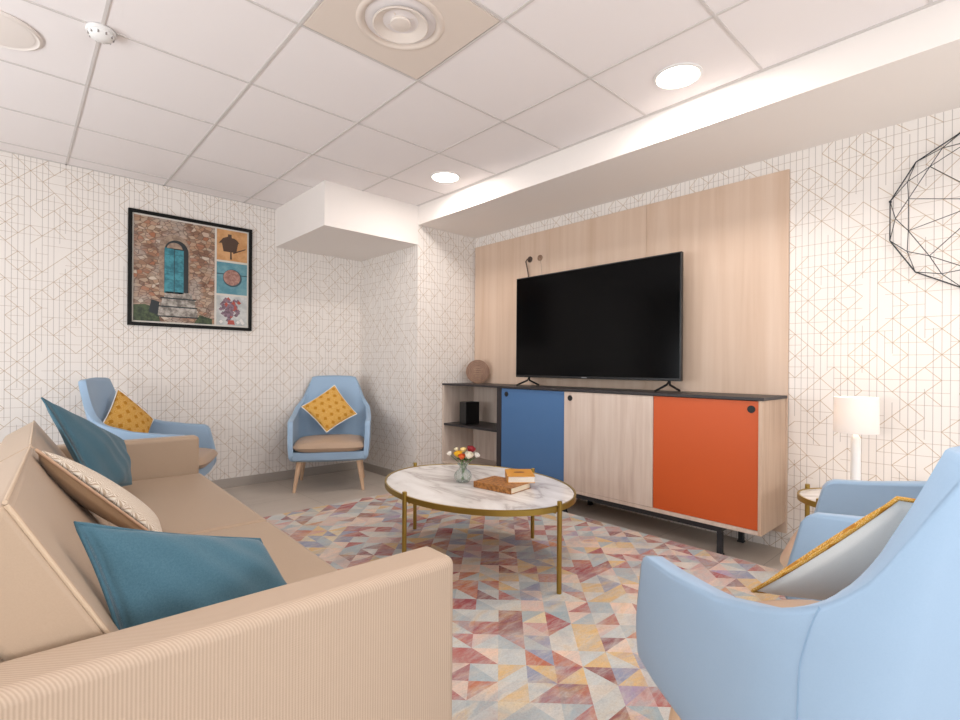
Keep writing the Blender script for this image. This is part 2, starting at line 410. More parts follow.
# ------------------------------------------------------------------ ceiling fixtures
for i, (x, y) in enumerate(DOWN_FILL[:2]):
    dl = empty('ceiling_downlight', (x, y, H), 0, ['round lit ceiling downlight in front of the wood panel, the bigger-looking of two', 'round lit ceiling downlight near the boxed corner pillar'][i], 'ceiling light', 'recessed ceiling downlights')
    MB().lathe([(.112, -.0005), (.112, -.006), (.100, -.008), (.098, -.003)], n=48).build('trim_ring', WHITE, dl)
    MB().lathe([(.097, -.003), (.097, -.006), (.0, -.0062)], n=48).build('lens', GLOW, dl)
sp = empty('ceiling_speaker', (-.070, 2.958, H), 0, 'flat round off-white ceiling speaker beside the smoke detector', 'speaker')
SPK = plain('speaker_cream', '#e9dfd8', .5)
MB().lathe([(.155, -.0005), (.157, -.006), (.145, -.012), (.135, -.006)], n=56).build('rim', SPK, sp)
MB().lathe([(.134, -.004), (.127, -.009), (0, -.009)], n=56).build('grille', SPK, sp)
sd = empty('smoke_detector', (.2628, 2.672, H-.004), 0, 'small white domed smoke detector on the ceiling grid', 'smoke detector')
MB().lathe([(.052, 0), (.054, -.010), (.05, -.014)], n=40).build('mounting_base', WHITE, sd)
MB().lathe([(.046, -.0142), (.046, -.022), (.038, -.034), (.018, -.040), (0, -.041)], n=40).build('sensor_dome', WHITE, sd)
for k in range(10):
    sv = MB()
    t = k*math.pi/5; c_, s_ = math.cos(t), math.sin(t)
    sv.box(.043*c_-.003, .043*c_+.003, .043*s_-.003, .043*s_+.003, -.031, -.021)
    sv.build('vent_slot', GREYM, sd)
ve = empty('ceiling_vent', (1.163, 1.758, H), 0, 'round air diffuser on a beige square metal ceiling plate', 'air vent')
VB = plain('vent_beige', '#e0d2c6', .5); VW = plain('vent_cream', '#e2d6cc', .35)
b = MB(); n = 64; hs = .288
def sqr(t): # square outline point
    c_, s_ = math.cos(t), math.sin(t); k_ = hs/max(abs(c_), abs(s_)); return (c_*k_, s_*k_)
b.grid(lambda u, v: ((lambda t: ((sqr(t)[0]*(1-v)+.165*math.cos(t)*v), (sqr(t)[1]*(1-v)+.165*math.sin(t)*v), -.0055))(2*math.pi*u)), n, 2, True)
b.grid(lambda u, v: ((lambda t: (sqr(t)[0], sqr(t)[1], -.0055+.005*v))(2*math.pi*u)), n, 2, True)
b.build('plate', VB, ve, smooth=False)
MB().grid(lambda u, v: ((lambda t, r, z: (r*math.cos(t), r*math.sin(t), z))(2*math.pi*u, [.180, .175, .165, .155, .142, .132][round(v*5)], [-.0056, -.009, -.012, -.008, .002, .024][round(v*5)])), 64, 6, True).build('outer_ring', VB, ve)
MB().lathe([(.142, .027), (.136, .0272), (0, .0273)], n=48).build('throat', plain('throat_dark', '#3b3430', .8), ve)
MB().grid(lambda u, v: ((lambda t, r, z: (r*math.cos(t), r*math.sin(t), z))(2*math.pi*u, [.112, .115, .109, .09, .062, .048][round(v*5)], [-.012, -.018, -.02, -.010, .006, .012][round(v*5)])), 64, 6, True).build('cone', VW, ve, solid=.003)
MB().lathe([(.034, .008), (.043, -.008), (.041, -.014), (.028, -.017), (0, -.018)], n=48).build('hub', VW, ve)
for k in range(4):
    t = k*math.pi/2+.5
    MB().tube([(.045*math.cos(t), .045*math.sin(t), .004), (.132*math.cos(t), .132*math.sin(t), .014)], .006, 8).build('spoke', VW, ve)

# ------------------------------------------------------------------ framed picture
PX0, PX1, PZ0, PZ1 = .628, 1.530, 1.350, 2.239
pic = empty('framed_picture', (PX0, YB, PZ0), 0, 'black framed photo collage of a blue arched door in a stone wall', 'picture')
W_, H_ = PX1-PX0, PZ1-PZ0
fb = MB(); fw = .026
for (a0, a1, c0, c1) in ((0, W_, 0, fw), (0, W_, H_-fw, H_), (0, fw, fw, H_-fw), (W_-fw, W_, fw, H_-fw)): fb.box(a0, a1, -.028, -.001, c0, c1)
fb.build('frame', plain('frame_black', '#0b0a08', .5, 0, .2), pic, bevel=.002)
MB().box(fw, W_-fw, -.012, -.002, fw, H_-fw).build('mat_board', plain('mat_white', '#cfc8be', .8), pic, smooth=False)
iw, ih = W_-2*fw, H_-2*fw
def uvp(u, v): return (fw+u*iw, fw+(1-v)*ih)    # v runs downwards
def flat(b, pts, y):
    b.quad([(uvp(u, v)[0], y, uvp(u, v)[1]) for (u, v) in pts], [uvp(u, v) for (u, v) in pts]); return b
def stone_mat():
    M = Mat('photo_stone_wall', '#9a7a62', .5); uv = M.coord('UV')
    n = M.n.new('ShaderNodeTexVoronoi'); M.link(M.scale(uv, (24, 40, 1)), n.inputs['Vector']); n.inputs['Scale'].default_value = 1.0
    hx = M.sep(n.outputs['Color'])[0]
    ed = M.vor(M.scale(uv, (24, 40, 1)), 1.0, 'DISTANCE_TO_EDGE')
    col = M.ramp(hx, [(0, '#6e4c3a'), (.25, '#a67e62'), (.5, '#b39a82'), (.7, '#836754'), (.85, '#9c6243'), (1, '#c8b7a4')])
    col = M.mix(M.ramp(M.noise(uv, 5, 4), [(.45, (0, 0, 0, 1)), (.6, (.7, .7, .7, 1))]), col, '#a99d93')
    col = M.mix(M.ramp(ed, [(.0, (.8, .8, .8, 1)), (.09, (0, 0, 0, 1))]), col, '#4a3328'); M.color(col); return M.m
def noisy(name, c1, c2, s_, thr=(.4, .6)):
    M = Mat(name, c1, .5); f = M.noise(M.coord('UV'), s_, 4, .7); M.color(M.ramp(f, [(thr[0], c1), (thr[1], c2)])); return M.m
pm = [stone_mat(), noisy('photo_teal_door', '#1f6472', '#418e9a', 14), plain('photo_dark', '#1a2226', .5), noisy('photo_steps', '#6a625a', '#b3aaa0', 16), noisy('photo_grass', '#232e1c', '#465432', 30),
      noisy('photo_lintel', '#7d6555', '#a38c78', 20), plain('photo_door_line', '#1b5663', .5)]
b = MB(); flat(b, [(.012, .985), (.68, .985), (.68, .015), (.012, .015)], -.0125)
b.mat(5); arc = lambda cx, rx, top, bot, ry, n=14: [(cx-rx, bot), (cx+rx, bot)]+[(cx+rx*math.cos(math.pi*i/n), top+ry*(1-math.sin(math.pi*i/n))) for i in range(n+1)]
flat(b, arc(.335, .125, .15, .70, .12), -.0128)
b.mat(2); flat(b, arc(.350, .100, .20, .70, .11), -.0131)
b.mat(1); flat(b, [(.252, .71), (.330, .71), (.330, .28), (.252, .28)], -.0134); flat(b, [(.335, .71), (.410, .71), (.410, .29), (.335, .29)], -.0134)
b.mat(6); 
for u0 in (.260, .343):
    for v0 in (.34, .50, .58): flat(b, [(u0, v0+.004), (u0+.06, v0+.004), (u0+.06, v0), (u0, v0)], -.0137)
b.mat(5); flat(b, arc(.335, .065, .225, .28, .06), -.0136)
b.mat(4); flat(b, [(.012, .985), (.22, .985), (.20, .86), (.10, .83), (.012, .84)], -.0128); flat(b, [(.50, .985), (.66, .985), (.66, .93), (.55, .90)], -.0128)
b.mat(2); flat(b, [(.13, .90), (.20, .92), (.215, .80), (.15, .78)], -.0129)
b.mat(2)
for (v0, v1, u0, u1) in ((.752, .764, .22, .515), (.832, .844, .20, .53), (.926, .938, .19, .54)): flat(b, [(u0, v1), (u1, v1), (u1, v0), (u0, v0)], -.0136)
b.mat(3)
for (v0, v1, u0, u1) in ((.695, .755, .25, .49), (.76, .835, .225, .515), (.84, .93, .20, .535)): flat(b, [(u0, v1), (u1, v1), (u1-.012, v0), (u0+.012, v0)], -.0134)
b.build('door_photograph', pm, pic, smooth=False)
pm2 = [noisy('photo_orange_wall', '#b98450', '#cf9d6b', 8), plain('photo_lantern', '#4a3324', .5), noisy('photo_blue_board', '#4f8592', '#6d9ba4', 10), noisy('photo_knob', '#8a5d52', '#b08577', 30), plain('photo_shadow', '#2d4a55', .5),
       noisy('photo_grey_wall', '#a9aaa8', '#c6c6c2', 12), noisy('photo_plant', '#5a4650', '#8b6f7c', 50), plain('photo_red', '#a8463a', .5), plain('photo_white_flower', '#d9d4cf', .5)]
b = MB(); flat(b, [(.698, .325), (.985, .325), (.985, .015), (.698, .015)], -.0125)
b.mat(1); flat(b, [(.76, .235), (.88, .235), (.90, .12), (.86, .09), (.80, .09), (.74, .13)], -.0129); flat(b, [(.715, .155), (.91, .135), (.88, .10), (.80, .08), (.755, .10)], -.0130)
flat(b, [(.80, .09), (.835, .09), (.835, .055), (.80, .055)], -.0129); flat(b, [(.82, .31), (.84, .31), (.835, .23), (.822, .23)], -.0129); flat(b, [(.85, .25), (.97, .19), (.97, .18), (.85, .235)], -.0129)
b.build('lantern_photograph', pm2, pic, smooth=False)
b = MB(); b.mat(2); flat(b, [(.698, .665), (.985, .665), (.985, .345), (.698, .345)], -.0125)
b.mat(4); flat(b, [(.698, .47), (.985, .47), (.985, .46), (.698, .46)], -.0127); flat(b, [(.845+.09*math.cos(2*math.pi*i/24), .50-.09*math.sin(2*math.pi*i/24)) for i in range(24)], -.0129)
b.mat(3); flat(b, [(.84+.08*math.cos(2*math.pi*i/24), .495-.08*math.sin(2*math.pi*i/24)) for i in range(24)], -.0131)
b.build('knob_photograph', pm2, pic, smooth=False)
b = MB(); b.mat(5); flat(b, [(.698, .985), (.985, .985), (.985, .685), (.698, .685)], -.0125)
rr = random.Random(3)
for k in range(90):
    t = rr.uniform(0, 6.3); q = rr.uniform(0, 1); cx, cy = .83+.09*q*math.cos(t)*(1-.3*math.sin(t)), .83+.12*q*math.sin(t); s0 = .022
    b.mat(6 if k % 5 else 7); flat(b, [(cx-s0, cy), (cx, cy+s0*.7), (cx+s0, cy), (cx, cy-s0*1.2)], -.0127-.00001*k)
b.mat(8)
for (cx, cy) in ((.93, .93), (.90, .95), (.945, .955), (.74, .95)): flat(b, [(cx-.02, cy), (cx, cy+.02), (cx+.02, cy), (cx, cy-.02)], -.0134)
b.mat(7); flat(b, [(.80, .975), (.87, .975), (.86, .93), (.81, .93)], -.0134)
b.build('plant_photograph', pm2, pic, smooth=False)

# ------------------------------------------------------------------ rug
tag(MB().box(.90, 2.917, .70, 3.54, .0005, .011).build('area_rug', RUG, bevel=.004), 'large faded multicolour triangle pattern rug under the marble coffee table', 'rug')

# ------------------------------------------------------------------ sideboard
XF = 2.897; XW = 3.279
sb = empty('sideboard', (XF, .945, 0), 0, 'long sideboard with blue, pale wood and orange sliding doors under the television', 'sideboard')
T = .018
def L(x0, x1, y0, y1, z0, z1): return MB().box(x0-XF, x1-XF, y0-.945, y1-.945, z0, z1)
L(XF-.004, XW, .936, 3.648, .880, .897).build('countertop', BLACK, sb, bevel=.0015)
b = L(XF, XW, .945, .945+T, .165, .880); b.build('side_panel', ASHD, sb, bevel=.001)
L(XF, XW, .945+T, 2.887, .165, .165+T+.004).build('bottom_panel', ASH, sb, bevel=.001)
L(XF+.005, XW, 2.889, 2.940, .165, .880).build('divider', BLACK, sb, bevel=.001)
L(XW-.01, XW-.002, .945+T, 3.63, .165+T, .879).build('back_panel', ASH, sb, smooth=False)
L(XF, XW, 3.630, 3.648, .165, .880).build('side_panel', ASH, sb, bevel=.001)
L(XF, XW, 2.940, 3.630, .165, .183).build('bottom_panel', ASH, sb, bevel=.001)
L(XF+.004, XW-.012, 2.941, 3.629, .515, .533).build('shelf', BLACK, sb, bevel=.001)
def hole(parent, y, z):
    MB().lathe([(.020, 0), (.020, -.003), (.017, -.003), (.016, -.0015), (0, -.0015)], (-.0005, y, z), 28, Matrix.Rotation(R(90), 3, 'Y')).build('finger_hole', plain('hole_black', '#0d0b0c', .5), parent)
for (y0, y1, mt, hy, lab, dx) in ((2.249, 2.887, BLUED, 2.830, 'flat blue sliding door', .006), (1.563, 2.249, ASH, 2.196, 'pale wood sliding door', .001), (.945+T, 1.563, ORANGE, .999, 'flat orange sliding door', .004)):
    d = L(XF+dx, XF+dx+.014, y0+.0015, y1-.0015, .189, .877).build('door', mt, sb, bevel=.001); d['label'] = lab
    hole(d, hy-.945, .833); children(d)[0].location.x = dx-.0005+.0005
MB()
fr = MB()
for (x0, x1, y0, y1) in ((.022, .052, .17, 2.60), (.335, .365, .17, 2.60), (.052, .335, .17, .20), (.052, .335, 2.57, 2.60), (.052, .335, 1.29, 1.32)): fr.box(x0, x1, y0+.045, y1+.045, .130, .164)
fr.build('base_frame', BLACKM, sb, bevel=.001)
for (x, y) in ((.037, .225), (.350, .225), (.350, 1.32), (.037, 2.62), (.350, 2.62), (.037, 1.32)):
    g = MB().box(x-.014, x+.014, y-.014, y+.014, .008, .130); g.box(x-.018, x+.018, y-.018, y+.018, 0, .008); g.build('leg', BLACKM, sb, bevel=.001)

# television
tv = empty('television', (3.10, 2.2, .897), 0, 'large black flat television standing on the sideboard', 'television')
b = MB(); b.box(.0, .028, -.715, .715, .070, .895); b.box(.028, .065, -.5, .5, .12, .62); b.build('housing', TVB, tv, bevel=.003)
b = MB().box(-.0015, .0, -.705, .705, .088, .886); b.build('screen', SCREEN, tv, smooth=False)
b = MB(); b.box(-.001, .0, -.0, .045, .0755, .0815); b.build('brand_mark', plain('mark_grey', '#8c8c90', .4), tv, smooth=False)
for s_ in (.575, -.635):
    b = MB(); b.tube([(.012, s_, .072), (.014, s_+.02, .045), (-.09, s_+.045, .006)], .0075, 8); b.tube([(.014, s_, .072), (.016, s_, .045), (.11, s_-.02, .006)], .0075, 8); b.build('foot', TVB, tv)

# cable outlets on the panel with leads dropping behind the television
for k, (y, z) in enumerate(((2.923, 1.983), (2.810, 1.980))):
    so = empty('cable_outlet', (3.280, y, z), 0, ['dark round cable grommet on wood panel with thick lead, nearer the corner pillar', 'pale ringed cable grommet on wood panel with thin lead'][k], 'cable outlet', 'cable outlets above the television')
    Mx = Matrix.Rotation(R(-90), 3, 'Y')
    MB().lathe([(.026, 0), (.026, .006), (.020, .009), (.015, .006), (.013, .002), (0, .002)], (0, 0, 0), 28, Mx).build('grommet', plain('grommet_dark', '#4b3a30', .5) if k == 0 else plain('grommet_bronze', '#93755e', .4), so)
    if k == 0: pts = [(-.004, 0, -.005), (-.03, .006, -.0), (-.034, .02, -.02), (-.02, .015, -.08), (-.03, -.01, -.15), (-.05, -.02, -.22), (-.07, -.04, -.35)]
    else: pts = [(-.004, 0, -.005), (-.02, -.012, -.012), (-.022, -.03, -.06), (-.03, -.045, -.14), (-.05, -.06, -.22), (-.07, -.07, -.35)]
    MB().tube(pts, .006 if k == 0 else .0022, 8).build('lead', plain('lead_%s' % ('dark', 'clear')[k], ('#5b4a3f', '#b09a88')[k], .5), so)

# wooden disc
wd = empty('wooden_disc', (3.16, 3.455, .897), math.atan2(-3.455, -3.16), 'round carved wooden disc ornament standing at the sideboard end by the pillar', 'ornament')
Mx = Matrix.Rotation(R(90), 3, 'Y')
def disc_mat():
    M = Mat('disc_wood', '#8d6b55', .5); x, y, z = M.sep(M.coord('Object'))
    r_ = M.math('SQRT', M.math('ADD', M.math('MULTIPLY', y, y), M.math('POWER', M.math('SUBTRACT', z, .11), 2.0)))
    n = M.noise(M.scale(M.coord('Object'), (4, 40, 8)), 1.5, 4)
    f = M.math('ADD', M.math('MULTIPLY', n, .6), M.math('MULTIPLY', M.math('SINE', M.math('MULTIPLY', r_, 420)), .12))
    M.color(M.ramp(f, [(.15, '#6f4f3c'), (.5, '#97745c'), (.75, '#b3927a')])); return M.m
DW = disc_mat()
MB().lathe([(.100, -.022), (.109, -.017), (.109, .017), (.104, .020), (0, .020)], (0, 0, .109), 48, Mx).build('disc', DW, wd)
b = MB()
for (z_, w_) in ((.145, .05), (.125, .075), (.105, .07), (.085, .085), (.065, .045)):
    n_ = int(w_/.009)
    for q in range(n_): b.tube([(.0208, -w_/2+q*.0095*1.1, z_), (.0208, -w_/2+q*.0095*1.1+.004, z_+.008+.003*(q % 2))], .0012, 5)
b.build('carved_lettering', plain('carved_light', '#c6a68c', .6), wd)

# black box on the shelf
bx = empty('storage_box', (3.05, 3.425, .5335), R(-6), 'small black box standing on the open shelf of the sideboard', 'box')
b = MB(); b.hexa([(-.09, -.05, 0), (.06, -.05, 0), (.06, .05, 0), (-.09, .05, 0), (-.09, -.05, .20), (.06, -.05, .20), (.06, .05, .20), (-.09, .05, .20)]); b.build('body', plain('box_black', '#0b0a0b', .35), bx, bevel=.003)
MB().box(-.08, .058, .0505, .062, 0, .198).build('side_cover', plain('box_grey', '#6d645f', .3), bx, bevel=.001)

# ------------------------------------------------------------------ coffee tables (marble in brass ring, posts through the ring)
def ring_table(name, loc, a, b_, rot, zt, label, post_r=.0115, nposts=4):
    t = empty(name, loc, rot, label, 'table')
    N = 96
    MB().lathe([(.985, zt-.024), (.985, zt), (0, zt+.0001)], n=N, sx=a-.004, sy=b_-.004).build('marble_top', MARB, t, smooth=False)
    rg = MB(); prof = [(0, -.024), (.010, -.024), (.010, .003), (0, .003)]
    def fn(u, v):
        t_ = 2*math.pi*u; r_, z = prof[round(v*4) % 4]; return ((a-.010+r_)*math.cos(t_), (b_-.010+r_)*math.sin(t_), zt+z)
    rg.grid(fn, N, 5, True); rg.build('brass_ring', BRASS, t, smooth=True)
    for k in range(nposts):
        th = 2*math.pi*k/nposts; px, py = (a+.004)*math.cos(th), (b_+.004)*math.sin(th)
        MB().lathe([(post_r*.9, .0), (post_r, .003), (post_r, zt+.022), (post_r*.9, zt+.024)], (px, py, 0), 20).build('leg', BRASS, t, auto=50)
    br = MB(); z = zt-.032
    br.tube([(-a+.02, 0, z), (a-.02, 0, z)], .007, 8); br.tube([(0, -b_+.02, z), (0, b_-.02, z)], .007, 8)
    br.build('cross_brace', BRASS, t); return t
ring_table('coffee_table', (1.865, 2.050, .011), .594, .452, R(88), .400, 'oval white marble coffee table with brass ring and four brass legs')
ring_table('side_table', (3.025, .572, 0), .235, .235, R(157), .412, 'small round brass-ringed side table carrying the white lamp')

# books
def book(loc, rz, w_, d_, h_, cover, label, pages='#e9dcc4', spine_left=True):
    bk = empty('book', loc, rz, label, 'book', 'books on the coffee table')
    c = plain('book_cover_'+cover[0][1:], cover[0], .5)
    if len(cover) > 1:
        M = Mat('book_tooled', cover[0], .45); f = M.noise(M.coord('Object'), 60, 3, .7); M.color(M.ramp(f, [(.4, cover[0]), (.6, cover[1])])); c = M.m
    b = MB(); b.box(0, w_, 0, d_, 0, .003); b.box(0, w_, 0, d_, h_-.003, h_); b.box(0, .004, 0, d_, .003, h_-.003)
    b.build('cover', c, bk, bevel=.001)
    M = Mat('book_pages', pages, .8); x, y, z = M.sep(M.coord('Object')); s_ = M.math('SINE', M.math('MULTIPLY', z, 6000)); M.color(M.mix(M.math('MULTIPLY_ADD', s_, .15, .15), pages, '#b59c78'))
    MB().box(.004, w_-.004, .004, d_-.004, .003, h_-.003).build('page_block', M.m, bk, smooth=False)
    return bk
b1 = book((1.828, 1.746, .4114), R(8), .18, .245, .032, ('#7a4a1c', '#b3783a'), 'brown tooled leather book lying flat on the marble table, beneath another')
b2 = book((1.895, 1.835, .4437), R(-41), .145, .19, .036, ('#c98b2c',), 'ochre covered book with white pages lying on the brown book', '#f3ede2')
MB().lathe([(.018, .0362), (.018, .037), (0, .037)], (.07, .10, 0), 20, sx=1.6).build('emblem', plain('book_emblem', '#8a561a', .5), b2)

# vase and flowers
va = empty('glass_vase', (1.834, 2.121, .4114), 0, 'small ribbed clear glass vase on the marble coffee table', 'vase')
prof = [(.026, 0), (.034, .004), (.044, .022), (.046, .036), (.038, .054), (.020, .070), (.016, .080), (.022, .094), (.030, .102)]
def vfn(u, v):
    t_ = 2*math.pi*u; k = v*(len(prof)-1); i = min(int(k), len(prof)-2); f_ = k-i
    r_ = prof[i][0]*(1-f_)+prof[i+1][0]*f_; z = prof[i][1]*(1-f_)+prof[i+1][1]*f_
    r_ *= 1+.05*math.cos(14*t_); return (r_*math.cos(t_), r_*math.sin(t_), z)
MB().grid(vfn, 84, 25, True).build('vase_body', GLASS, va, solid=.0022)
MB().lathe([(.022, .0005), (.030, .004), (0, .0045)], n=32).build('vase_base', GLASS, va)
FL = [('#e8b21a', (-.028, -.004, .150), .024, 'yellow'), ('#e0642a', (-.006, -.035, .140), .020, 'orange'), ('#f3ead4', (.035, -.045, .150), .024, 'cream white'), ('#8e1722', (.045, .0, .176), .025, 'dark red'),
      ('#f0d690', (.0, .015, .170), .018, 'pale yellow'), ('#f4efe6', (.078, -.045, .150), .016, 'white'), ('#f1ebe0', (-.078, .03, .146), .015, 'white'), ('#ede3bd', (-.040, .03, .170), .013, 'cream')]
where = ['biggest yellow rose in the vase, above the orange one', 'orange rose low at the front of the vase', 'round cream white rose beside the orange rose', 'dark red rose standing highest in the vase',
         'pale yellow rose between the yellow and dark red roses', 'small white bud drooping at the cream rose side of the vase', 'small white bud sticking out beyond the yellow rose', 'tiny cream bud peeping out above the yellow rose']
STEM = plain('flower_stem', '#4f7a35', .6); LEAF = plain('flower_leaf', '#4c7034', .6)
for k, (c, off, r_, nm) in enumerate(FL):
    fl = empty('rose' if r_ > .017 else 'flower_bud', (1.834, 2.121, .418), R(-42.7), where[k], 'flower', 'flowers in the glass vase')
    mt = plain('petal_'+nm.replace(' ', '_')+str(k), c, .6)
    b = MB(); Lr = (3, 4, 5, 5) if r_ > .017 else (3, 4)
    for li, cnt in enumerate(Lr):
        rad = r_*(.35+.65*li/(len(Lr)-1)); 
        for q in range(cnt):
            t0 = 2*math.pi*(q+.5*li)/cnt; wd_ = math.pi/cnt*1.25
            def pf(u, v, t0=t0, wd_=wd_, rad=rad):
                t_ = t0+(u-.5)*2*wd_; pr_ = math.sin(math.pi*min(.5+.0*v, .5))*rad*(math.sin(math.pi*(.08+.5*v)))
                zz = (-r_*.9+v*(r_*1.7-.35*rad))*(1-.25*(2*u-1)**2*v)
                return (pr_*math.cos(t_), pr_*math.sin(t_), zz)
            b.grid(pf, 6, 6)
    ob = b.build('blossom', mt, fl, solid=.0006); ob.location = off; tl = Vector((off[0]*6, off[1]*6, .9)).normalized(); ob.rotation_euler = tl.to_track_quat('Z', 'Y').to_euler()
    st = Vector(off)-tl*r_*.8
    MB().tube([(off[0]*-.1, off[1]*-.1, .004), (off[0]*.12, off[1]*.12, .065), (off[0]*.3, off[1]*.3, .098), tuple(st)], .0016, 6).build('stem', STEM, fl)
    lf = MB()
    for q in range(3 if r_ > .017 else 1):
        t_ = 2.1*q+k; base = Vector((off[0]*.5, off[1]*.5, .112)); dv = Vector((math.cos(t_), math.sin(t_), .45)); pv = Vector((-math.sin(t_), math.cos(t_), 0))
        lf.quad([base, base+dv*.018+pv*.009, base+dv*.04, base+dv*.018-pv*.009])
    lf.build('leaf', LEAF, fl, solid=.0006)

# ------------------------------------------------------------------ lamp on the side table
lp = empty('table_lamp', (3.025, .565, .4125), 0, 'white table lamp with drum shade lit on the small round table', 'lamp')
MB().lathe([(.062, 0), (.064, .006), (.058, .014), (.022, .020), (.0205, .026), (.0205, .30), (.014, .31), (.006, .33), (0, .331)], n=40).build('stand', WHITE, lp)
MB().grid(lambda u, v: ((.089+.003*(1-v))*math.cos(2*math.pi*u), (.089+.003*(1-v))*math.sin(2*math.pi*u), .330+.172*v), 56, 6, True).build('lamp_shade', SHADE, lp, solid=.0015)
b = MB()
for k in range(3):
    t_ = 2.1*k; b.tube([(0, 0, .345), (.0905*math.cos(t_), .0905*math.sin(t_), .345)], .0015, 6)
b.build('shade_ring', GREYM, lp)
MB().lathe([(.012, .33), (.014, .352), (.028, .378), (.028, .39), (.015, .41), (0, .414)], n=24).build('bulb', emis('bulb_glow', '#ffe2b8', 2.5), lp)
d = bpy.data.lights.new('lamp_glow', 'POINT'); d.energy = 1.0; d.color = (1, .84, .64); d.shadow_soft_size = .03
o = bpy.data.objects.new('lamp_glow', d); C.objects.link(o); o.location = (3.025, .565, .4125+.43)

# ------------------------------------------------------------------ wire dome on the wall
wf = empty('wire_wall_ornament', (3.296, .105, 1.809), 0, 'big black faceted wire ornament hung on the patterned wall', 'wall ornament')
def ringp(r_, dep, a0, n=12): return [Vector((-dep, r_*math.cos(R(a0+360/n*k)), r_*math.sin(R(a0+360/n*k)))) for k in range(n)]
r0 = ringp(.386, .012, 15); r1 = ringp(.346, .050, 0); r2 = ringp(.302, .085, 15); ap = Vector((-.119, 0, 0))
E_ = []
for k in range(12):
    E_ += [(r0[k], r0[(k+1) % 12], .0030), (r0[k], r1[k], .0019), (r0[k], r1[(k+1) % 12], .0019), (r1[k], r2[k], .0019), (r1[(k+1) % 12], r2[k], .0019), (r2[k], r2[(k+1) % 12], .0019)]
    E_.append((r2[k], ap, .0018))
b = MB()
for (p, q, rd) in E_: b.tube([p, q], rd, 6)
b.build('wire_frame', BLACKM, wf, smooth=False)
for k in (0, 4, 8): MB().tube([r0[k], r0[k]+Vector((.012, 0, 0))], .006, 8).build('wall_fixing', BLACKM, wf, smooth=False)

# ------------------------------------------------------------------ armchairs
def lerp(a, b_, t): return a+(b_-a)*t
def sm(t): t = max(0, min(1, t)); return t*t*(3-2*t)
def interp(tab, x):
    for (x0, y0), (x1, y1) in zip(tab, tab[1:]):
        if x <= x1: return lerp(y0, y1, max(0, (x-x0)/(x1-x0)))
    return tab[-1][1]
Z0 = .258
def rim(s):      # rim height along the U, s 0..1, tips at 0 and 1
    s = min(s, 1-s); 
    return interp([(0, .552), (.006, .574), (.018, .587), (.10, .597), (.20, .622), (.26, .656), (.29, .682), (.31, .703), (.327, .732), (.340, .765), (.352, .825), (.364, .874), (.378, .912), (.395, .934), (.42, .945), (.5, .951)], s)
def shell(s, z):
    sg = 1 if s < .5 else -1; q = min(s, 1-s)
    w_ = interp([(.258, .282), (.266, .308), (.295, .325), (.36, .333), (.45, .338), (.56, .341), (.60, .341), (.66, .334), (.72, .320), (.80, .300), (.948, .252)], z)
    yb = interp([(.258, -.21), (.29, -.245), (.45, -.285), (.70, -.345), (.948, -.405)], z)
    yf = interp([(.258, .265), (.266, .298), (.30, .312), (.40, .302), (.56, .262), (.59, .255)], z)
    rc = .15 if z < .6 else lerp(.15, .055, (z-.6)/.35)
    a1, a2 = .27, .40
    if q < a1: t = q/a1; x, y = w_, lerp(yf, yb+rc, t); x -= .012*(1-t)**6
    elif q < a2: t = (q-a1)/(a2-a1)*math.pi/2; x, y = w_-rc+rc*math.cos(t), yb+rc-rc*math.sin(t)
    else: t = (q-a2)/(.5-a2); x, y = lerp(w_-rc, 0, t), yb-.012*math.sin(t*math.pi/2)
    return Vector((sg*x, y, z))
